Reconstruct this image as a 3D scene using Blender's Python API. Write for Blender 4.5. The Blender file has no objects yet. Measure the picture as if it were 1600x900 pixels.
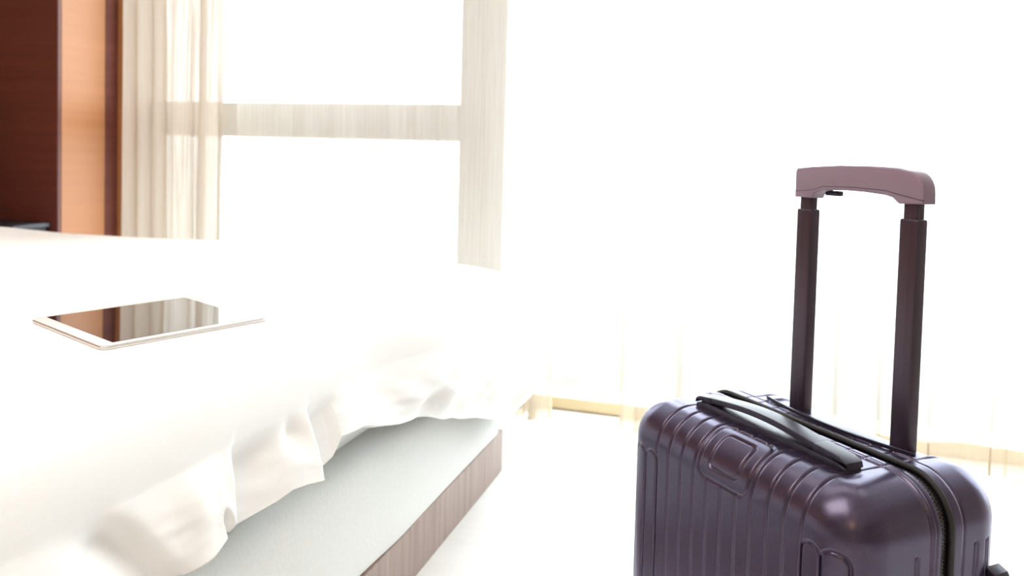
import bpy, bmesh, math, random
import numpy as np
from mathutils import Vector, Matrix
random.seed(4)
S = bpy.context.scene
COL = S.collection

# ---------------------------------------------------------------- camera
YAW, PIT, ROLL, CAMH = math.radians(17.3), math.radians(2.57), 0.026, 0.97
fw = Vector((-math.sin(YAW)*math.cos(PIT), math.cos(YAW)*math.cos(PIT), -math.sin(PIT)))
r0 = Vector((math.cos(YAW), math.sin(YAW), 0)); u0 = r0.cross(fw)
rt = r0*math.cos(ROLL) + u0*math.sin(ROLL); up = -r0*math.sin(ROLL) + u0*math.cos(ROLL)
cd = bpy.data.cameras.new('camera'); cam = bpy.data.objects.new('camera', cd); COL.objects.link(cam)
m = Matrix((rt, up, -fw)).transposed().to_4x4(); m.translation = (0, 0, CAMH); cam.matrix_world = m
cd.sensor_width = 36; cd.lens = 1300/1600*36; cd.shift_y = -(450-296)/1600
cd.clip_start = .05
cd.dof.use_dof = True; cd.dof.focus_distance = 1.22; cd.dof.aperture_fstop = 4.5
S.camera = cam

# ---------------------------------------------------------------- world, light, exposure
W = bpy.data.worlds.new('world'); S.world = W; W.use_nodes = True
nt = W.node_tree; bg = nt.nodes['Background']
tc = nt.nodes.new('ShaderNodeTexCoord'); sx = nt.nodes.new('ShaderNodeSeparateXYZ'); cr = nt.nodes.new('ShaderNodeValToRGB')
nt.links.new(tc.outputs['Generated'], sx.inputs[0])
mp = nt.nodes.new('ShaderNodeMapRange'); mp.inputs[1].default_value = -1; mp.inputs[2].default_value = 1
nt.links.new(sx.outputs['Z'], mp.inputs[0]); nt.links.new(mp.outputs[0], cr.inputs[0])
cr.color_ramp.elements[0].position = .37; cr.color_ramp.elements[0].color = (.125, .119, .110, 1)
cr.color_ramp.elements[1].position = .515; cr.color_ramp.elements[1].color = (.92, .96, 1, 1)
nt.links.new(cr.outputs[0], bg.inputs['Color']); bg.inputs['Strength'].default_value = 5.0

def area(name, loc, rot, sx_, sy_, power, col):
    l = bpy.data.lights.new(name, 'AREA'); l.shape = 'RECTANGLE'; l.size = sx_; l.size_y = sy_; l.energy = power; l.color = col
    o = bpy.data.objects.new(name, l); o.location = loc; o.rotation_euler = rot; COL.objects.link(o); return o
area('bed_fill_light', (-1.1, .35, 2.53), (0, 0, 0), 2.0, 1.3, 19, (1, .92, .86))  # added overhead fill for the duvet and the suitcase bends

S.view_settings.view_transform = 'Standard'; S.view_settings.look = 'None'
S.view_settings.gamma = 1; S.view_settings.exposure = 0.90; S.view_settings.use_curve_mapping = False
S.cycles.use_denoising = True
S.cycles.max_bounces = 10; S.cycles.diffuse_bounces = 6; S.cycles.transparent_max_bounces = 24
S.cycles.sample_clamp_indirect = 12

area('curtain_fill_light', (-.1, 2.15, 2.53), (0, 0, 0), 2.6, .8, 2.5, (1, .97, .95))  # added fill near the curtains, meant to brighten the suitcase's top edges

# ---------------------------------------------------------------- materials
def nodes(name):
    M = bpy.data.materials.new(name); M.use_nodes = True
    return M, M.node_tree, M.node_tree.nodes['Principled BSDF']
def N(t, kind, **kw):
    n = t.nodes.new(kind)
    for k, v in kw.items():
        if k in n.inputs: n.inputs[k].default_value = v
        else: setattr(n, k, v)
    return n
def coords(t, scale, kind='Object'):
    c = t.nodes.new('ShaderNodeTexCoord'); mpn = t.nodes.new('ShaderNodeMapping'); mpn.inputs['Scale'].default_value = scale
    t.links.new(c.outputs[kind], mpn.inputs[0]); return mpn.outputs[0]
def mat(name, c1, c2=None, rough=.5, metal=0, scale=(8, 8, 8), nscale=3, bump=0, bdist=.001, coat=0, contrast=(.3, .7), sheen=0, spec=.5, detail=6):
    M, t, p = nodes(name); c2 = c2 or tuple(min(1, x*1.06) for x in c1)
    v = coords(t, scale); n = N(t, 'ShaderNodeTexNoise', Scale=nscale, Detail=detail); t.links.new(v, n.inputs['Vector'])
    r = t.nodes.new('ShaderNodeValToRGB'); t.links.new(n.outputs['Fac'], r.inputs[0])
    r.color_ramp.elements[0].color = (*c1, 1); r.color_ramp.elements[1].color = (*c2, 1)
    r.color_ramp.elements[0].position, r.color_ramp.elements[1].position = contrast
    t.links.new(r.outputs[0], p.inputs['Base Color'])
    p.inputs['Roughness'].default_value = rough; p.inputs['Metallic'].default_value = metal
    p.inputs['Coat Weight'].default_value = coat; p.inputs['Sheen Weight'].default_value = sheen
    p.inputs['Specular IOR Level'].default_value = spec; p.inputs['Coat Roughness'].default_value = .16; p.inputs['Coat IOR'].default_value = 1.65
    if bump:
        b = N(t, 'ShaderNodeBump', Strength=bump, Distance=bdist); t.links.new(n.outputs['Fac'], b.inputs['Height']); t.links.new(b.outputs[0], p.inputs['Normal'])
    return M
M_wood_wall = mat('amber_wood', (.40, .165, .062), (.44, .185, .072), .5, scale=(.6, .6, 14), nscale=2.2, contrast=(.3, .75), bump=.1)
M_wood_shade = mat('amber_wood_shaded', (.105, .025, .017), (.14, .036, .023), .5, scale=(.6, .6, 14), nscale=2.2, contrast=(.3, .75), bump=.1)  # darker copy of the amber wood, with shade put into its colour
M_frame_wood = mat('taupe_oak', (.25, .17, .145), (.37, .28, .245), .5, scale=(14, 14, .7), nscale=3, contrast=(.3, .7), bump=.15)
M_wall = mat('plaster_taupe', (.42, .36, .31), (.46, .40, .34), .9)
M_header = mat('plaster_white', (.80, .78, .75), (.83, .81, .78), .9)
M_ceiling = mat('ceiling_white', (.86, .85, .83), (.88, .87, .85), .95)
M_floor = mat('pale_floorboard', (.88, .875, .86), (.92, .92, .915), .38, scale=(2, 14, 2), nscale=2, bump=.05)
M_sill = mat('tan_sill', (.52, .40, .23), (.62, .50, .31), .5, scale=(1, 8, 8), nscale=3)
M_winframe = mat('window_frame_beige', (.50, .465, .43), (.54, .50, .465), .5)
M_duvet = mat('white_cotton', (.88, .875, .865), (.90, .895, .885), .92, scale=(60, 60, 60), nscale=6, bump=.08, sheen=.15)
M_sheet = mat('boxspring_cloth', (.72, .72, .70), (.77, .77, .75), .9, scale=(40, 40, 40), nscale=5, bump=.1)
M_shell = mat('plum_black_polycarbonate', (.050, .037, .074), (.062, .047, .090), .29, scale=(1, 1, 1), nscale=700, bump=.12, bdist=.0002, spec=.6, detail=1, coat=.45, metal=.7)
M_shell.node_tree.nodes['Principled BSDF'].inputs['Specular Tint'].default_value = (.78, .76, 1, 1)
M_shell.node_tree.nodes['Principled BSDF'].inputs['Coat Roughness'].default_value = .22
M_black = mat('black_plastic', (.016, .013, .024), (.020, .017, .030), .30)
M_black.node_tree.nodes['Principled BSDF'].inputs['Specular Tint'].default_value = (.86, .80, 1, 1)
M_rubber = mat('black_rubber', (.010, .009, .011), None, .6)
M_pole = mat('anodised_dark_pole', (.055, .040, .058), (.065, .048, .066), .30, metal=.55, scale=(60, 60, 1), nscale=4, bump=.02)
M_grip = mat('flare_paled_grip', (.22, .155, .21), (.23, .165, .22), .42)  # paler mauve imitates the flare haze over the pull handle
M_zip = mat('zipper_metal', (.20, .19, .21), None, .35, metal=.9)
M_tab_white = mat('tablet_white_bezel', (.86, .85, .83), None, .12)
M_tab_alu = mat('tablet_silver_back', (.62, .60, .58), None, .3, metal=.9)
M_night = mat('dark_navy_lacquer', (.025, .022, .035), None, .35)
M_lampglow = bpy.data.materials.new('lamp_diffuser'); M_lampglow.use_nodes = True
_p = M_lampglow.node_tree.nodes['Principled BSDF']; _p.inputs['Emission Color'].default_value = (1, .62, .32, 1); _p.inputs['Emission Strength'].default_value = 4
M_fillwhite = bpy.data.materials.new('fill_panel_white'); M_fillwhite.use_nodes = True  # faint glow for the added ceiling fill panels
_p = M_fillwhite.node_tree.nodes['Principled BSDF']; _p.inputs['Emission Color'].default_value = (1, .95, .9, 1); _p.inputs['Emission Strength'].default_value = .6
M_screen, _t, _p = nodes('glossy_black_screen')
_p.inputs['Base Color'].default_value = (.012, .010, .012, 1); _p.inputs['Roughness'].default_value = .03
_p.inputs['IOR'].default_value = 2.2; _p.inputs['Coat Weight'].default_value = 1; _p.inputs['Coat Roughness'].default_value = .02

def sheer(name, transp, transl, col, tcol=(1, 1, 1)):
    M = bpy.data.materials.new(name); M.use_nodes = True; t = M.node_tree; t.nodes.clear()
    out = t.nodes.new('ShaderNodeOutputMaterial'); a = N(t, 'ShaderNodeBsdfTransparent', Color=(*tcol, 1))
    d = N(t, 'ShaderNodeBsdfDiffuse', Color=(*col, 1)); tl = N(t, 'ShaderNodeBsdfTranslucent', Color=(*col, 1))
    m1 = N(t, 'ShaderNodeMixShader', Fac=transl); t.links.new(d.outputs[0], m1.inputs[1]); t.links.new(tl.outputs[0], m1.inputs[2])
    m2 = t.nodes.new('ShaderNodeMixShader'); t.links.new(m1.outputs[0], m2.inputs[1]); t.links.new(a.outputs[0], m2.inputs[2])
    v = coords(t, (220, 220, 3)); n = N(t, 'ShaderNodeTexNoise', Scale=1.0, Detail=2); t.links.new(v, n.inputs['Vector'])
    mr = N(t, 'ShaderNodeMapRange'); mr.inputs[1].default_value = .3; mr.inputs[2].default_value = .7
    mr.inputs[3].default_value = transp-.05; mr.inputs[4].default_value = transp+.05
    t.links.new(n.outputs['Fac'], mr.inputs[0]); t.links.new(mr.outputs[0], m2.inputs[0]); t.links.new(m2.outputs[0], out.inputs[0])
    return M
M_sheer = sheer('ivory_sheer', .50, .24, (.64, .61, .565))
M_dense = sheer('beige_curtain_cloth', .035, .17, (.70, .63, .55))
M_hem = sheer('ivory_sheer_hem', .16, .16, (.60, .50, .38))
M_glass = bpy.data.materials.new('window_glass'); M_glass.use_nodes = True; _t = M_glass.node_tree; _t.nodes.clear()
_o = _t.nodes.new('ShaderNodeOutputMaterial'); _a = N(_t, 'ShaderNodeBsdfTransparent', Color=(.93, .97, .97, 1)); _g = N(_t, 'ShaderNodeBsdfGlossy', Roughness=.02)
_m = N(_t, 'ShaderNodeMixShader', Fac=.06); _t.links.new(_a.outputs[0], _m.inputs[1]); _t.links.new(_g.outputs[0], _m.inputs[2]); _t.links.new(_m.outputs[0], _o.inputs[0])

# ---------------------------------------------------------------- helpers
def link(name, me, parent=None, loc=None):
    o = bpy.data.objects.new(name, me); COL.objects.link(o)
    if parent is not None: o.parent = parent
    if loc is not None: o.location = loc
    return o
def thing(o, label, cat, group=None):
    o['label'] = label; o['category'] = cat
    if group: o['group'] = group
    return o
def empty(name, loc=(0, 0, 0), rz=0):
    o = bpy.data.objects.new(name, None); COL.objects.link(o); o.location = loc; o.rotation_euler = (0, 0, rz); o.empty_display_size = .1; return o
def struct(o): o['kind'] = 'structure'; return o
def bmesh_obj(name, bm, material, parent=None, smooth=False, loc=None):
    me = bpy.data.meshes.new(name); bm.normal_update(); bm.to_mesh(me); bm.free(); me.materials.append(material)
    if smooth: me.polygons.foreach_set('use_smooth', [True]*len(me.polygons))
    return link(name, me, parent, loc)
def add_box(bm, lo, hi, bevel=0, seg=2):
    g = bmesh.ops.create_cube(bm, size=1); vs = g['verts']
    for v in vs:
        v.co = Vector([lo[i] + (v.co[i]+.5)*(hi[i]-lo[i]) for i in range(3)])
    if bevel:
        es = list({e for v in vs for e in v.link_edges})
        bmesh.ops.bevel(bm, geom=es, offset=bevel, segments=seg, affect='EDGES', profile=.5)
def box(name, lo, hi, material, parent=None, bevel=0, seg=2):
    bm = bmesh.new(); add_box(bm, lo, hi, bevel, seg); return bmesh_obj(name, bm, material, parent, smooth=False)
def grid_mesh(name, P, material, parent=None, close_u=False, smooth=True, extra=None):
    nu, nv = P.shape[:2]; idx = np.arange(nu*nv).reshape(nu, nv)
    a = idx if close_u else idx[:-1]; b = np.roll(idx, -1, 0) if close_u else idx[1:]
    f = np.stack([a[:, :-1], b[:, :-1], b[:, 1:], a[:, 1:]], -1).reshape(-1, 4)
    me = bpy.data.meshes.new(name); V = P.reshape(-1, 3)
    me.vertices.add(len(V)); me.vertices.foreach_set('co', V.ravel().astype('f'))
    me.loops.add(f.size); me.loops.foreach_set('vertex_index', f.ravel().astype('i'))
    me.polygons.add(len(f)); me.polygons.foreach_set('loop_start', (np.arange(len(f))*4).astype('i'))
    me.polygons.foreach_set('loop_total', np.full(len(f), 4, 'i')); me.update(calc_edges=True); me.validate()
    if smooth: me.polygons.foreach_set('use_smooth', [True]*len(me.polygons))
    me.materials.append(material); return link(name, me, parent)
def prism(bm, outline, axis, lo, hi, bevel=0):
    # outline: list of 2-D points; axis the extrusion axis (0,1,2)
    def mk(p, d):
        q = list(p); q.insert(axis, d); return Vector(q)
    a = [bm.verts.new(mk(p, lo)) for p in outline]; b = [bm.verts.new(mk(p, hi)) for p in outline]
    n = len(a); fs = [bm.faces.new(a), bm.faces.new(b[::-1])]
    for i in range(n): fs.append(bm.faces.new((a[i], b[i], b[(i+1) % n], a[(i+1) % n])))
    bmesh.ops.recalc_face_normals(bm, faces=fs)
    if bevel:
        es = [e for f in fs[:2] for e in f.edges]
        bmesh.ops.bevel(bm, geom=es, offset=bevel, segments=3, affect='EDGES', profile=.5)
def autosmooth(o, ang=35):
    me = o.data; me.polygons.foreach_set('use_smooth', [True]*len(me.polygons)); me.set_sharp_from_angle(angle=math.radians(ang)); return o
_rs = np.random.RandomState(7); _L = _rs.rand(64, 64)*2-1
def noise2(x, y):
    xi = np.floor(x).astype(int); yi = np.floor(y).astype(int); fx = x-xi; fy = y-yi
    fx = fx*fx*(3-2*fx); fy = fy*fy*(3-2*fy); g = lambda i, j: _L[i % 64, j % 64]
    return (g(xi, yi)*(1-fx)+g(xi+1, yi)*fx)*(1-fy)+(g(xi, yi+1)*(1-fx)+g(xi+1, yi+1)*fx)*fy
def sstep(a, b, x): t = np.clip((x-a)/(b-a), 0, 1); return t*t*(3-2*t)
def gauss(x, s): return np.exp(-(x/s)**2)

# ---------------------------------------------------------------- room shell
WY = 3.05           # window wall
XL, XR, YB, ZC = -3.3, 3.0, -2.6, 2.6
fl = struct(box('floor', (XL, YB, -.08), (XR, WY+.1, -.004), M_floor))
bmp = bmesh.new(); add_box(bmp, (0, 0, -.02), (1.1996, .1796, 0), .0004, 1)
mep = bpy.data.meshes.new('floorboard'); bmp.to_mesh(mep); bmp.free(); mep.materials.append(M_floor)
for j in range(17):
    for i in range(-1, 4):
        x = -1.7 + i*1.2 + (j*.47) % 1.2; y = .1 + j*.18
        if x > 2.6 or y+.177 > WY: continue
        link('floorboard', mep, fl, (x, y, 0))
struct(box('ceiling', (XL, YB, ZC), (XR, WY+.2, ZC+.1), M_ceiling))
struct(box('wall_left', (XL-.1, YB, 0), (XL, WY+.2, ZC), M_wood_wall))
struct(box('wall_right', (XR, YB, 0), (XR+.1, WY+.2, ZC), M_wall))
struct(box('wall_rear', (XL-.1, YB-.1, 0), (XR+.1, YB, ZC), M_wall))
wf = struct(empty('wall_front', (0, WY, 0)))
box('header', (XL, 0, 2.35), (XR, .2, ZC), M_header, wf)
box('window_pier', (-1.172, 0, 0), (-.985, .2, 2.35), M_winframe, wf)
box('left_return', (XL, 0, 0), (-2.72, .2, 2.35), M_wood_wall, wf)
struct(box('trim_1', (XL+.5, WY-.01, 0), (XR, WY+.16, .045), M_sill, bevel=.004))
# windows
def window(name, x0, x1, transom, mull):
    w = struct(empty(name, ((x0+x1)/2, WY, 0))); cx = (x0+x1)/2
    def b(n, lo, hi, mt=M_winframe): return box(n, (lo[0]-cx, lo[1], lo[2]), (hi[0]-cx, hi[1], hi[2]), mt, w, .003, 1)
    if x0 < -2: b('jamb', (x0, .02, .045), (x0+.05, .12, 2.35))
    if x1 > 2.5: b('jamb', (x1-.05, .02, .045), (x1, .12, 2.35))
    b('head_rail', (x0+.05, .02, 2.30), (x1-.05, .12, 2.35))
    if transom: b('transom', (x0+.05, 0, 1.006), (x1, .12, 1.152))
    for mx in mull: b('mullion', (mx-.03, .02, .045), (mx+.03, .12, 2.30))
    g = [x0+.0]+list(mull)+[x1]
    for i in range(len(g)-1):
        zs = [(.045, 1.006), (1.152, 2.30)] if transom else [(.045, 2.30)]
        for z0, z1 in zs: box('pane', (g[i]-cx+.03, .066, z0), (g[i+1]-cx-.03, .070, z1), M_glass, w)
    return w
window('window_1', -2.72, -1.172, True, [])
window('window_2', -.985, 3.0, False, [1.15])
# amber timber pier at the left of the window
pier = struct(empty('wood_pier', (-2.82, 2.72, 0)))
box('front_panel', (-.47, 0, 0), (.006, .02, ZC), M_wood_shade, pier, .002, 1)  # face turned from the window, its shade painted in
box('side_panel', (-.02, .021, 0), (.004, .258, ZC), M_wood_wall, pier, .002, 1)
box('shade_strip', (-.02, .259, 0), (.006, .33, ZC), M_wood_shade, pier, .002, 1)  # dark strip standing in for the shadow beside the curtain

# ---------------------------------------------------------------- curtains
def curtain(name, x0, x1, yc, lam, B, A, material, hemmat, label, seed, edge_l=0, edge_r=0, rows=22, y_edge=0):
    rs = np.random.RandomState(seed); n = int((x1-x0)*520)
    s = np.linspace(0, 1, n); u = s*(x1-x0)
    ph = np.cumsum(1+.75*np.interp(u, np.linspace(0, x1-x0, 14), rs.rand(14)*2-1))/n*(x1-x0)/lam*2*np.pi + rs.rand()*6
    amp = np.interp(u, np.linspace(0, x1-x0, 17), .35+rs.rand(17)*.9)
    den = 1+edge_l*gauss(u, .10)+edge_r*gauss((x1-x0)-u, .10)
    hem_z = .095; o = None
    root = empty(name, ((x0+x1)/2, yc, 0)); thing(root, label, 'curtain'); cx = (x0+x1)/2
    def sheet(zs):
        P = np.zeros((n, len(zs), 3))
        for k, z in enumerate(zs):
            q = 1-z/2.55; wob = .012*noise2(u*5+z*.9, np.full(n, z*.8+seed))
            a = amp*(.55+.45*q)
            P[:, k, 0] = x0-cx+u+A*a*np.sin(2*ph+.6+z*.25)*(.6+.4*q)+wob
            P[:, k, 1] = B*a*np.sin(ph+.35*np.sin(z*1.3+seed))*den/(1+0*den)+.4*wob
            P[:, k, 2] = z + (.006*np.sin(ph*.5) if z < .1 else 0)
        return P
    grid_mesh('drape', sheet(np.concatenate([np.linspace(hem_z, .3, 6), np.linspace(.4, 2.55, rows-6)])), material, root)
    grid_mesh('hem', sheet(np.linspace(.006, hem_z, 6)), hemmat, root)
    for flag, sl in ((edge_l, slice(0, 4)), (edge_r, slice(n-4, n))):
        if flag:
            P = sheet(np.linspace(.006, 2.55, 26))[sl]; P[:, :, 1] -= .004; grid_mesh('selvage', P, hemmat, root)
    return root
curtain('beige_curtain', -2.55, -2.10, 2.80, .085, .040, .020, M_dense, M_hem, 'gathered beige curtain hanging beside the amber timber wall at the far left', 3)
curtain('sheer_curtain', -2.08, -.76, 2.89, .15, .030, .024, M_sheer, M_hem, 'ivory sheer curtain over the window with the horizontal rail, behind the bed', 11, edge_r=.6)
curtain('sheer_curtain', -.495, .92, 2.87, .14, .030, .022, M_sheer, M_hem, 'ivory sheer curtain behind the black suitcase, right of the uncovered gap', 21, edge_l=.6)
curtain('sheer_curtain', .735, 2.9, 2.74, .15, .032, .024, M_sheer, M_hem, 'ivory sheer curtain at the right edge, overlapping in front of its neighbour', 31, edge_l=.4)
# ceiling track
tk = box('curtain_track', (-2.7, 2.72, 2.552), (2.95, 2.90, 2.598), M_ceiling); thing(tk, 'white ceiling track that carries the window curtains', 'curtain track')

# ---------------------------------------------------------------- added ceiling fill panels, then the warm lamp behind the camera
cl = empty('ceiling_fill_panel', (-1.1, .35, 2.6)); thing(cl, 'large flat white fill panel added on the ceiling above the bed', 'lamp')
box('added_fill_housing', (-1.02, -.67, -.04), (1.02, .67, 0), M_ceiling, cl, .005)
box('added_fill_diffuser', (-1.0, -.65, -.05), (1.0, .65, -.041), M_fillwhite, cl)
cl = empty('ceiling_fill_panel', (-.1, 2.15, 2.6)); thing(cl, 'long white fill panel added on the ceiling in front of the window curtains', 'lamp')
box('added_fill_housing', (-1.32, -.42, -.04), (1.32, .42, 0), M_ceiling, cl, .005)
box('added_fill_diffuser', (-1.3, -.4, -.05), (1.3, .4, -.041), M_fillwhite, cl)
cl = empty('pendant_lamp', (.25, -1.3, 2.0)); thing(cl, 'small warm lamp hanging behind the viewpoint', 'lamp')
bm = bmesh.new(); bmesh.ops.create_cone(bm, cap_ends=False, segments=32, radius1=.17, radius2=.12, depth=.26); autosmooth(bmesh_obj('lamp_shade', bm, M_lampglow, cl))
bm = bmesh.new(); bmesh.ops.create_cone(bm, cap_ends=True, segments=12, radius1=.006, radius2=.006, depth=.58, matrix=Matrix.Translation((0, 0, .31))); bmesh_obj('cord', bm, M_header, cl)

# ---------------------------------------------------------------- bed
RB = math.radians(.95)
BX, BY = -.749, 2.381                # foot corner of the timber base
bed = empty('bed', (BX, BY, 0), -RB*-1 if False else RB)
bed.rotation_euler = (0, 0, RB)
thing(bed, 'low bed with a taupe timber base and a white padded box, under the white duvet', 'bed')
def bb(n, lo, hi, mt, bev=.004): return box(n, lo, hi, mt, bed, bev)
bb('side_rail', (-.026, -2.25, 0), (0, 0, .128), M_frame_wood, .002)
bb('end_rail', (-2.15, -.025, 0), (-.027, 0, .128), M_frame_wood, .002)
bb('end_rail', (-2.15, -2.25, 0), (-.027, -2.225, .128), M_frame_wood, .002)
bb('deck', (-2.15, -2.224, .09), (-.027, -.026, .12), M_frame_wood, 0)
bb('headboard', (-2.20, -2.28, 0), (-2.151, .03, 1.15), M_wood_wall, .01)
# padded box: sloping cloth side, built as a swept section with soft waves
def padded(name, prof, inset, material, wav, seed):
    per = []; L, D, rr = 2.12, 2.24, .05
    def arc(cx, cy, a0, a1):
        for k in range(13):
            a = a0+(a1-a0)*k/12; per.append((cx+rr*math.cos(a), cy+rr*math.sin(a), math.cos(a), math.sin(a)))
    x1_, x0_, y1_, y0_ = -inset, -L, -inset, -D+inset
    for k in range(160): per.append((x1_, y0_+rr+(y1_-y0_-2*rr)*k/159, 1, 0))
    arc(x1_-rr, y1_-rr, 0, math.pi/2)
    for k in range(80): per.append((x1_-rr+(x0_-x1_+2*rr)*k/79, y1_, 0, 1))
    arc(x0_+rr, y1_-rr, math.pi/2, math.pi)
    for k in range(20): per.append((x0_, y1_-rr-(y1_-y0_-2*rr)*k/19, -1, 0))
    arc(x0_+rr, y0_+rr, math.pi, 1.5*math.pi)
    for k in range(80): per.append((x0_+rr-(x0_-x1_+2*rr)*k/79, y0_, 0, -1))
    arc(x1_-rr, y0_+rr, 1.5*math.pi, 2*math.pi)
    per = np.array(per); P = np.zeros((len(per), len(prof), 3))
    for k, (o, z) in enumerate(prof):
        wv = wav*noise2(per[:, 1]*4+per[:, 0]*4+seed, np.full(len(per), z*9.+seed))
        P[:, k, 0] = per[:, 0]+per[:, 2]*(o+wv); P[:, k, 1] = per[:, 1]+per[:, 3]*(o+wv); P[:, k, 2] = z
    o = grid_mesh(name, P, material, bed, close_u=True)
    bm = bmesh.new(); bm.from_mesh(o.data); bm.verts.ensure_lookup_table()
    top = [bm.verts[i*len(prof)+len(prof)-1] for i in range(len(per))]; bm.faces.new(top).smooth = True
    bm.to_mesh(o.data); bm.free(); return o
padded('padded_box', [(-.01, .1285), (.013, .129), (.017, .136), (.014, .17), (.007, .21), (-.002, .26), (-.014, .30), (-.022, .345), (-.05, .36)], .020, M_sheet, .006, 3)
padded('mattress', [(-.06, .361), (-.03, .368), (-.02, .40), (-.018, .46), (-.03, .52), (-.06, .555), (-.10, .565)], .040, M_sheet, .004, 9)

# ---------------------------------------------------------------- duvet
def top_z(x, y):
    z = .655+.006*noise2(x*1.7+3, y*1.7)+.004*noise2(x*4+9, y*4+2)
    z = z+.030*sstep(-.72, -1.30, x)
    z -= .048*sstep(1.45, 2.42, y)
    z += .012*sstep(-2.2, -2.9, x)
    return z
TAB_C = np.array([-.957, 1.115, .684]); TAB_A = 1.212; TAB_TY = .030
TX = np.array([math.cos(TAB_A), math.sin(TAB_A), .010]); TX /= np.linalg.norm(TX)
TY = np.array([-math.sin(TAB_A), math.cos(TAB_A), TAB_TY]); TY -= TX*(TX@TY); TY /= np.linalg.norm(TY); TZ = np.cross(TX, TY)
def duvet():
    x0_, x1_, y0_, y1_, R = -2.93, -.775, .10, 2.385, .16
    segs = [('y', x1_, y0_+R, y1_-R, 900), ('c', x1_-R, y1_-R, 0, 260), ('x', y1_, x1_-R, x0_+R, 360), ('c', x0_+R, y1_-R, 1, 24),
            ('y', x0_, y1_-R, y0_+R, 60), ('c', x0_+R, y0_+R, 2, 24), ('x', y0_, x0_+R, x1_-R, 120), ('c', x1_-R, y0_+R, 3, 60)]
    per = []; arcl = 0
    for kind, a, b, c, n in segs:
        for k in range(n):
            t = k/n
            if kind == 'y': per.append((a, b+(c-b)*t, 1 if a > -1.5 else -1, 0))
            elif kind == 'x': per.append((b+(c-b)*t, a, 0, 1 if a > 1 else -1))
            else:
                an = (c+t)*math.pi/2; per.append((a+R*math.cos(an), b+R*math.sin(an), math.cos(an), math.sin(an)))
    per = np.array(per); n = len(per)
    d = np.hypot(*(np.roll(per[:, :2], -1, 0)-per[:, :2]).T); S_ = np.concatenate([[0], np.cumsum(d)[:-1]])+y0_+R   # S_ = y along the long side
    # hem height against S_
    hk = [(.0, .42), (.5, .43), (.80, .425), (.866, .422), (.936, .441), (.949, .448), (.960, .436), (.970, .408), (1.09, .428), (1.12, .436), (1.15, .434), (1.203, .424), (1.215, .400), (1.272, .432), (1.291, .462), (1.36, .460), (1.50, .425), (1.62, .400),
          (1.79, .345), (1.95, .30), (2.10, .245), (2.2, .215), (2.30, .20), (2.42, .19), (2.50, .22), (2.75, .24), (3.6, .26), (9, .3)]
    hz = np.interp(S_, [k[0] for k in hk], [k[1] for k in hk]); hz = hz+.003*noise2(S_*14, S_*0+3)
    # rings
    ni, ns = 70, 100
    cx, cy = -1.75, 1.25; P = np.zeros((n, ni+ns, 3)); rs_ = .115
    for k in range(ni):
        t = 1-(k/ni)                         # 1 centre -> 0 rim
        x = per[:, 0]*(1-t)+cx*t; y = per[:, 1]*(1-t)+cy*t
        P[:, k, 0] = x; P[:, k, 1] = y; P[:, k, 2] = top_z(x, y)
    zt = top_z(per[:, 0], per[:, 1])
    def fold(c, w, tilt, depth, v, sharp=1.):
        x = (S_-c-tilt*(1-v))/w; return depth*np.exp(-np.abs(x)**(2*sharp))
    def asym(c, wn, wf_, v, tilt):
        x = S_-c-tilt*(1-v); return np.where(x < 0, np.exp(-(x/wn)**2), np.exp(-(x/wf_)**2))
    for k in range(ns):
        v = (k+1)/ns; a = min(v/.30, 1)*math.pi/2      # shoulder takes the first 30 %
        w_ = max(v-.30, 0)/.70
        drop = (zt-hz-rs_)
        nb = sstep(1.75, 1.40, S_)
        out = (rs_*math.sin(a)+.012*math.sin(math.pi*min(1, w_*1.1))-.030*sstep(.55, 1, w_))*(1-nb) + nb*(.050*math.sin(a)+.035*w_)
        z = zt-rs_*(1-math.cos(a))-w_*drop
        g = sstep(.18, .85, v)
        f = .020*g*noise2(S_*6.5+1.3*v, v*1.4+S_*0)+.009*g*noise2(S_*15-3*v, v*3+S_*0)
        f = f + .003*noise2(S_*30, v*14+S_*0)*g
        # named folds seen in the picture
        f = f*(1-.5*sstep(.8, 1, v))*(.8-.45*nb)
        g2 = g*(1-.45*sstep(.8, 1, v)); lo2 = sstep(.25, .55, v)
        f = f + lo2*(-.050*asym(.966, .007, .11, v, .07)+.010*asym(.962, .05, .006, v, .07)-.042*asym(1.208, .007, .07, v, .01)+.010*asym(1.205, .06, .006, v, .01)
                     -.030*asym(.835, .05, .025, v, -.12)-.018*asym(1.16, .02, .03, v, .0)*sstep(.8, .5, v)+.012*asym(.90, .03, .03, v, .02)) - .022*fold(.949, .006, .0, 1, v)*sstep(.75, .9, v)
        f = f + .75*g2*(fold(1.60, .03, 0.20, -.016, v)+fold(1.67, .05, 0.20, .012, v)+fold(1.86, .03, 0.24, -.016, v)+fold(1.95, .04, 0.28, .014, v)
                 + fold(2.12, .03, 0.32, -.022, v)+fold(2.20, .035, 0.30, .016, v)+fold(2.29, .022, 0.24, -.026, v)+fold(2.36, .03, 0.20, .020, v)
                 + fold(2.43, .02, 0.14, -.028, v)+fold(2.50, .03, 0.10, .018, v)+fold(2.57, .022, 0.06, -.024, v)+fold(2.68, .05, 0, .012, v)
                 + fold(.44, .08, .12, -.022, v))
        far = gauss(S_-2.42, .30)
        f = f + far*(.045*math.sin(math.pi*min(1, v*.95)))
        
        P[:, ni+k, 0] = per[:, 0]+per[:, 2]*(out+f); P[:, ni+k, 1] = per[:, 1]+per[:, 3]*(out+f); P[:, ni+k, 2] = z+.010*f/.03*0
    # press the cloth flat under the tablet
    V = P.reshape(-1, 3); rel = V-TAB_C; lx = rel@TX; ly = rel@TY; dd = np.maximum(np.abs(lx)-.14, np.abs(ly)-.1175)
    wgt = sstep(.11, .012, dd)*sstep(-.07, -.03, rel[:, 2])
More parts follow.
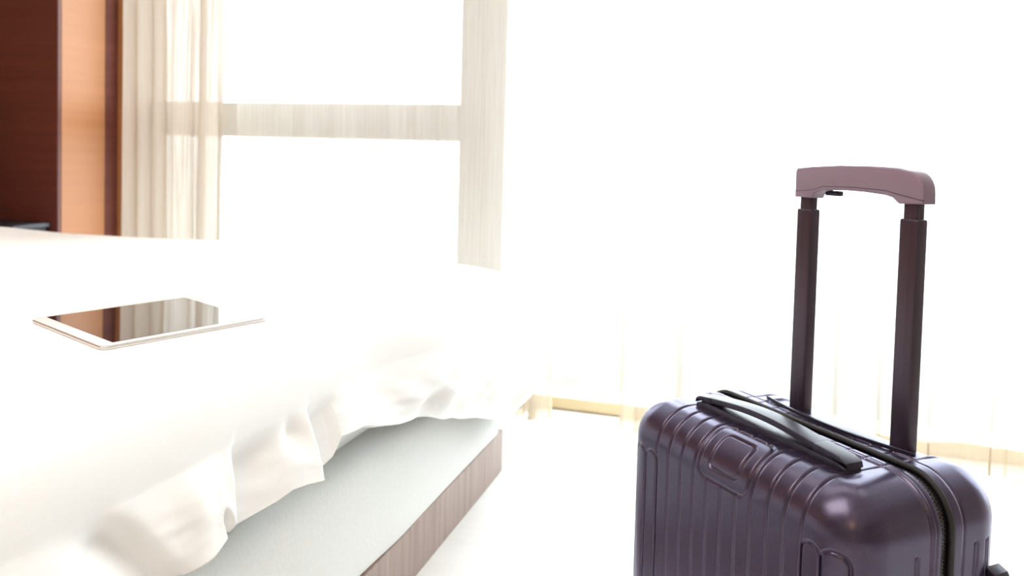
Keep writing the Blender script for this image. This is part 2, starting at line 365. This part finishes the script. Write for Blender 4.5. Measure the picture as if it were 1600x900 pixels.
    target = TAB_C[2]-.0062+(-TZ[0]*rel[:, 0]-TZ[1]*rel[:, 1])/TZ[2]
    V[:, 2] = V[:, 2]*(1-wgt)+target*wgt
    o = grid_mesh('duvet', P, M_duvet, close_u=True)
    md = o.modifiers.new('thick', 'SOLIDIFY'); md.thickness = .014; md.offset = 1
    return thing(o, 'plump white duvet spread over the bed with rumpled folds hanging down its side', 'duvet')
duvet()

# ---------------------------------------------------------------- tablet
tab = empty('tablet'); tab.matrix_world = Matrix((( TX[0], TY[0], TZ[0], TAB_C[0]), (TX[1], TY[1], TZ[1], TAB_C[1]), (TX[2], TY[2], TZ[2], TAB_C[2]), (0, 0, 0, 1)))
thing(tab, 'white-rimmed tablet lying face up on the duvet with a dark glossy screen', 'tablet')
def rrect(hx, hy, r, n=8):
    pts = []
    for q, (sx_, sy_) in enumerate(((1, 1), (-1, 1), (-1, -1), (1, -1))):
        for k in range(n+1):
            a = (q+k/n)*math.pi/2; pts.append((sx_*(hx-r)+r*math.cos(a), sy_*(hy-r)+r*math.sin(a)))
    return pts
bm = bmesh.new(); prism(bm, rrect(.140, .1175, .012), 2, -.0060, -.0012, .0012); autosmooth(bmesh_obj('back_shell', bm, M_tab_alu, tab))
bm = bmesh.new(); prism(bm, rrect(.1385, .116, .011), 2, -.0011, .0006, .0004); autosmooth(bmesh_obj('front_bezel', bm, M_tab_white, tab))
bm = bmesh.new(); prism(bm, rrect(.1190, .1065, .0008, 2), 2, .0007, .0011); bmesh_obj('screen', bm, M_screen, tab)
bm = bmesh.new(); prism(bm, [(.1288+.005*math.cos(a*.5236), .005*math.sin(a*.5236)) for a in range(12)], 2, .0007, .0010); bmesh_obj('home_button', bm, M_tab_alu, tab)

# ---------------------------------------------------------------- dark nightstand beyond the bed
ns_ = empty('nightstand', (-3.04, 2.62, 0)); thing(ns_, 'dark nightstand whose top just shows above the duvet at the left edge', 'nightstand')
box('cabinet', (-.19, -.08, 0), (.19, .08, .608), M_night, ns_, .004)
box('top', (-.20, -.09, .609), (.20, .09, .630), M_night, ns_, .004)
d_ = box('drawer', (.191, -.07, .42), (.202, .07, .59), M_night, ns_, .002); box('knob', (.203, 0, .50), (.218, .02, .52), M_zip, d_, .003)

# ---------------------------------------------------------------- suitcase
SC = empty('suitcase', (.1282, 1.3691, 0), math.radians(-47.517))
thing(SC, 'ribbed plum-black hard-shell cabin suitcase with its pull handle fully raised', 'suitcase')
X0, X1, Y0, Y1, Z0, Z1, R = -.270, .226, -.235, .062, .055, .562, .065
YZ0, YZ1 = -.077, -.058       # zipper channel
GX = [.019+.0315*k for k in range(-6, 5)]
def dens(a, b, fine, coarse, zones):
    out = [a]
    while out[-1] < b-1e-6:
        x = out[-1]; st = fine if any(p <= x <= q for p, q in zones) else coarse
        out.append(min(b, x+st))
    if out[-1]-out[-2] < fine*.3: out.pop(-2)
    return np.array(out)
xs = dens(X0, X1, .0011, .0011, []); 
zs = dens(Z0, Z1, .0018, .008, [(.44, .6), (Z0, Z0+.07)])
def seg_groove(d, s): return gauss(d, s)
def disp(p, nrm, front):
    x, y, z = p[..., 0], p[..., 1], p[..., 2]; D = np.zeros(x.shape)
    yi = Y0+R if front else Y1-R; zi = Z1-R; sgn = -1 if front else 1
    th = np.arctan2(np.maximum(nrm[..., 2], 0), np.maximum(sgn*nrm[..., 1], 0)+1e-9)
    onside = np.abs(nrm[..., 0]) > .995
    a = np.where(z < zi, z-zi, R*th+np.where((sgn*(y-yi)) < 0, np.abs(y-yi), 0)); a = np.where((z < zi), np.minimum(z-zi, 0), a)
    facef = (np.abs(nrm[..., 1]) > .15) | (nrm[..., 2] > .15)
    up_m = (nrm[..., 2] > -.2)
    patch = sstep(.150, .158, x)+sstep(-.158, -.150, x)     # smooth corner patches on top
    topfade = 1-.65*sstep(.085, .12, a)
    for g in GX:
        mk = np.ones(x.shape)
        if front:
            inside = sstep(.0565, .053, np.abs(x+.0115))*sstep(-.002, .002, a)*sstep(.094, .090, a)
            mk = 1-inside
        else:
            lp = -.040+.9*np.maximum(0, np.abs(x+.005)-.02)**2
            mk = 1-sstep(-.004, 0, y-lp)*sstep(.146, .142, np.abs(x+.005))*(nrm[..., 2] > .2)
        D -= .0040*gauss(x-g, .0021)*mk*facef*topfade*(np.abs(nrm[..., 0]) < .6)
    # outermost pairs end in an arch below the corner patch
    for c, hw in ((-.18575, .01575), (-.21725, .01575), (.16075, .01575), (.19225, .01575)):
        ax_ = np.abs(x-c); zt_ = Z1-.072
        q = np.where(z < zt_-hw, np.abs(ax_-hw), np.abs(np.hypot(ax_, (z-(zt_-hw)))-hw))
        D -= .0034*gauss(q, .0018)*(sgn*nrm[..., 1] > .2)
    if front:
        # badge field and raised badge
        def rr(cx, ca, hx, ha, r):
            qx = np.abs(x-cx)-hx+r; qa = np.abs(a-ca)-ha+r
            return np.hypot(np.maximum(qx, 0), np.maximum(qa, 0))+np.minimum(np.maximum(qx, qa), 0)-r
        so = rr(-.0115, .046, .0535, .046, .016); si = rr(-.011, .0465, .031, .028, .010)
        D -= .0030*gauss(so, .0022)*facef
        D += .0012*sstep(.0, -.004, so)*facef
        D -= .0034*gauss(si-.001, .0016)*facef
        D += .0016*sstep(-.001, -.004, si)*facef
    # ribs on the short sides
    side = (np.abs(nrm[..., 0]) > .8)
    for yy in ((-.122, ) if front else (-.012, .012)):
        zt2 = Z1-.085
        q = np.where(z < zt2, np.abs(y-yy), np.hypot(y-yy, z-zt2)); q = np.abs(q-.003)
        D -= .0022*gauss(q, .0013)*side
    # border ridge parallel to the zipper
    rim = (np.abs(nrm[..., 1]) < .3)
    if front:
        D -= .0026*gauss(y+.0965, .0014)*rim; D += .0014*sstep(-.097, -.092, y)*rim
        D -= .0018*gauss(y+.0885, .0010)*rim
        D -= .007*sstep(-.0815, YZ0, y)**2*rim
    else:
        D -= .0024*gauss(y+.036, .0013)*rim; D += .0012*sstep(-.037, -.042, y)*rim
        D -= .006*sstep(-.0535, YZ1, y)**2*rim
        # recess in which the pull handle parks
        lip = -.040+.9*np.maximum(0, np.abs(x+.005)-.02)**2
        rc = sstep(0, .003, y-lip)*sstep(.145, .138, np.abs(x+.005))*(nrm[..., 2] > .3)
        D -= .0035*rc
        D += .0022*gauss(y-lip+.003, .0030)*sstep(.150, .140, np.abs(x+.005))*(nrm[..., 2] > .5)
    # gentle crown of every panel
    return D
def half(front):
    ya, yb = (Y0, YZ0) if front else (YZ1, Y1)
    ys = dens(ya, yb, .0013, .0013, [])
    lo = np.array([X0+R, (Y0+R) if front else -9, Z0+R]); hi = np.array([X1-R, 9 if front else Y1-R, Z1-R])
    yf = Y0 if front else Y1
    faces = []
    def face(A, B, kind):
        a, b = np.meshgrid(A, B, indexing='ij')
        if kind == 'f': p = np.stack([a, np.full_like(a, yf), b], -1)
        elif kind == 't': p = np.stack([a, b, np.full_like(a, Z1)], -1)
        elif kind == 'b': p = np.stack([a, b, np.full_like(a, Z0)], -1)
        elif kind == 'l': p = np.stack([np.full_like(a, X0), a, b], -1)
        else: p = np.stack([np.full_like(a, X1), a, b], -1)
        c = np.clip(p, lo, hi); n = p-c; ln = np.linalg.norm(n, axis=-1, keepdims=True); n = n/ln; q = c+R*n
        # soft pillow so flats are not dead flat
        q = q + n*disp(q, n, front)[..., None]
        q[..., 2] += .0005*np.maximum(0, n[..., 2])*(1-((q[..., 0]-(X0+X1)/2)/.24)**2)
        faces.append(q)
    xc = dens(X0, X1, .006, .006, [])
    face(xs, zs, 'f'); face(xs, ys, 't'); face(xs, ys, 'b'); face(ys, zs, 'l'); face(ys, zs, 'r')
    V = []; Fc = []; off = 0
    for q in faces:
        nu, nv = q.shape[:2]; idx = np.arange(nu*nv).reshape(nu, nv)+off
        Fc.append(np.stack([idx[:-1, :-1], idx[1:, :-1], idx[1:, 1:], idx[:-1, 1:]], -1).reshape(-1, 4)); V.append(q.reshape(-1, 3)); off += nu*nv
    V = np.concatenate(V); Fc = np.concatenate(Fc)
    key = np.round(V*2e5).astype(np.int64); _, first, inv = np.unique(key, axis=0, return_index=True, return_inverse=True)
    inv = inv.ravel(); V = V[first]; Fc = inv[Fc]
    me = bpy.data.meshes.new('shell'); me.vertices.add(len(V)); me.vertices.foreach_set('co', V.ravel().astype('f'))
    me.loops.add(Fc.size); me.loops.foreach_set('vertex_index', Fc.ravel().astype('i')); me.polygons.add(len(Fc))
    me.polygons.foreach_set('loop_start', (np.arange(len(Fc))*4).astype('i')); me.polygons.foreach_set('loop_total', np.full(len(Fc), 4, 'i'))
    me.update(calc_edges=True); me.validate()
    bm = bmesh.new(); bm.from_mesh(me); bmesh.ops.recalc_face_normals(bm, faces=bm.faces); bm.to_mesh(me); bm.free()
    me.polygons.foreach_set('use_smooth', [True]*len(me.polygons)); me.materials.append(M_shell)
    return link('front_shell' if front else 'back_shell', me, SC)
fs = half(True); bs = half(False)
# logo badge field is part of the shell; zipper parts run round the case
def ring(y_, inset, n=40):
    pts = []; r = R-inset; x0_, x1_, z0_, z1_ = X0+inset, X1-inset, Z0+inset, Z1-inset
    for cx, cz, q in ((x1_-r, z1_-r, 0), (x0_+r, z1_-r, 1), (x0_+r, z0_+r, 2), (x1_-r, z0_+r, 3)):
        for k in range(n+1):
            a = (q+k/n)*math.pi/2; pts.append((cx+r*math.cos(a), y_, cz+r*math.sin(a)))
    # subdivide straights so the crown can be followed
    out = []
    for i in range(len(pts)):
        a = np.array(pts[i]); b = np.array(pts[(i+1) % len(pts)]); L = np.linalg.norm(b-a); m_ = max(1, int(L/.01))
        for k in range(m_): out.append(a+(b-a)*k/m_)
    out = np.array(out)
    nz = np.clip((out[:, 2]-(z1_-r))/r, 0, 1); out[:, 2] += .0005*nz*(1-((out[:, 0]-(X0+X1)/2)/.24)**2)
    return out
def sweep_ring(name, sect, material, parent):
    # sect: list of (y, inset)
    P = np.stack([ring(y, i) for y, i in sect+[sect[0]]], 1); return grid_mesh(name, P, material, parent, close_u=True)
sweep_ring('zipper_tape', [(-.082, .006), (-.052, .006), (-.052, .012), (-.082, .012)], M_rubber, SC)
gk = [( -.0585+.0042*math.cos(a), .0012-.0042*math.sin(a)) for a in np.linspace(0, 2*math.pi, 12, endpoint=False)]
sweep_ring('gasket', gk, M_rubber, SC)
# teeth
pts = ring(-.070, .0055); seg = np.linalg.norm(np.roll(pts, -1, 0)-pts, axis=1); cs = np.concatenate([[0], np.cumsum(seg)]); tot = cs[-1]
bm = bmesh.new(); kk = int(tot/.0024)
for i in range(kk):
    s_ = i*tot/kk; j = np.searchsorted(cs, s_, side='right')-1; j = min(j, len(pts)-1); t = (s_-cs[j])/max(seg[j], 1e-9)
    p = pts[j]*(1-t)+pts[(j+1) % len(pts)]*t
    if p[2] < .30: continue
    tg = pts[(j+1) % len(pts)]-pts[j]; tg /= np.linalg.norm(tg)
    off = .0012 if i % 2 else -.0012
    Mx = Matrix((( tg[0], 0, -tg[2], p[0]), (0, 1, 0, p[1]+off), (tg[2], 0, tg[0], p[2]), (0, 0, 0, 1)))
    g = bmesh.ops.create_cube(bm, size=1)
    for v in g['verts']: v.co = Mx @ Vector((v.co.x*.0013, v.co.y*.0048, v.co.z*.0016))
tt = bmesh_obj('zipper_teeth', bm, M_zip, SC); tt['kind'] = 'stuff'

# top carry handle: base rail, arched grip, two end caps
HY = -.146; HA, HB = -.172, .147; ZT = Z1-.001
bm = bmesh.new(); out = []
def hz_base(x): return ZT+.002*(1-((x-(X0+X1)/2)/.24)**2)
base = [(HA+.002, ZT-.003), (HB-.002, ZT-.003), (HB-.004, ZT+.006), (HB-.03, ZT+.011), (0, ZT+.010), (HA+.03, ZT+.011), (HA+.004, ZT+.006)]
prism(bm, base, 1, HY-.0145, HY+.0145, .0012); autosmooth(bmesh_obj('handle_base', bm, M_black, SC))
bm = bmesh.new(); n = 40; xa, xb = HA+.040, HB-.062; lo_, hi_ = [], []
for k in range(n+1):
    t = k/n; x = xa+(xb-xa)*t; arch = math.sin(math.pi*t)
    hi_.append((x, ZT+.0225+.0085*arch)); lo_.append((x, ZT+.0135+.0085*arch if 0 < k < n else ZT+.0125))
prism(bm, lo_+hi_[::-1], 1, HY-.0145, HY+.0145, .0012); autosmooth(bmesh_obj('grip', bm, M_black, SC))
for a_, b_, tip in ((xa-.0005, HA, -1), (xb+.0005, HB, 1)):
    bm = bmesh.new(); q = [(a_, ZT+.0112), (a_, ZT+.0225), (a_+(b_-a_)*.75, ZT+.0185), (b_-tip*.002, ZT+.0135), (b_, ZT+.006), (b_-tip*.004, ZT+.0112)]
    if tip < 0: q = q[::-1]
    prism(bm, q, 1, HY-.0148, HY+.0148, .0014); autosmooth(bmesh_obj('end_cap', bm, M_black, SC))

# pull handle
def rod(name, xc, yc_, hw, hd, z0_, z1_, material, bev):
    o = box(name, (xc-hw, yc_-hd, z0_), (xc+hw, yc_+hd, z1_), material, SC, bev, 3); return autosmooth(o, 50)
for xc in (-.101, .099):
    rod('outer_tube', xc, 0, .0160, .0105, .30, .890, M_pole, .0035)
    rod('inner_tube', xc, 0, .0120, .0080, .60, .925, M_pole, .0028)
bm = bmesh.new()
prof = [(-.1235, .9085), (-.1240, .950), (-.121, .9560), (-.090, .9590), (-.030, .9625), (.030, .9630), (.080, .9615), (.100, .9580)]
prof += [(.100+.027*math.sin(a), .9265+.0315*math.cos(a)) for a in np.linspace(.15, math.pi/2, 9)]
prof += [(.1272, .9120), (.085, .9105), (.080, .9140)]
prof += [(.074, .9185), (.060, .9215), (.020, .9240), (-.020, .9245), (-.060, .9225), (-.073, .9195), (-.081, .9150), (-.085, .9085)]
prof = [(x*.97, z) for x, z in prof]
prism(bm, prof, 1, -.0135, .0135, .0030); autosmooth(bmesh_obj('pull_grip', bm, M_grip, SC), 40)
bm = bmesh.new()
tr = [(-.1203, .9180), (-.080, .9225), (-.060, .9290), (0, .9305), (.060, .9285), (.085, .924), (.1232, .9175)]
prism(bm, tr+[(x, z-.0007) for x, z in tr[::-1]], 1, -.0139, .0139); bmesh_obj('grip_seam', bm, M_black, SC)
rod('release_button', -.060, .012, .014, .006, .9135, .9215, M_black, .002)
# housing collars where the tubes enter the shell
# raised lip in front of the tubes
bm = bmesh.new(); a_, b_ = [], []
for k in range(41):
    x = -.150+.290*k/40; yy = -.041+.9*max(0, abs(x+.005)-.02)**2; w_ = .0012+.0042*math.sin(math.pi*k/40)**1.5
    a_.append((x, yy-w_)); b_.append((x, yy+w_*.6))
prism(bm, a_+b_[::-1], 2, Z1+.002, Z1+.0075, .0008); autosmooth(bmesh_obj('recess_lip', bm, M_black, SC))
# side carry handle on the short near side
sh = bmesh.new(); q = [(x_-.003*(x_>X1+.005), z_-.035) for x_, z_ in [(X1-.004, .475), (X1+.012, .470), (X1+.020, .455), (X1+.022, .40), (X1+.022, .26), (X1+.020, .215), (X1+.012, .20), (X1-.004, .195),
     (X1-.004, .225), (X1+.008, .235), (X1+.010, .26), (X1+.010, .41), (X1+.008, .435), (X1-.004, .445)]]
prism(sh, q, 1, -.010+.025, .018+.025, .003); autosmooth(bmesh_obj('side_handle', sh, M_black, SC))
# wheels
for wx in (X0+.05, X1-.05):
    for wy in (Y0+.05, Y1-.05):
        hs = box('wheel_fork', (wx-.016, wy-.018, .030), (wx+.016, wy+.018, Z0+.02), M_black, SC, .004)
        bm = bmesh.new(); bmesh.ops.create_cone(bm, cap_ends=True, segments=28, radius1=.024, radius2=.024, depth=.014, matrix=Matrix.Translation((wx, wy, .024)) @ Matrix.Rotation(math.pi/2, 4, 'Y'))
        autosmooth(bmesh_obj('wheel', bm, M_rubber, hs))
        hs.data['x'] = 0
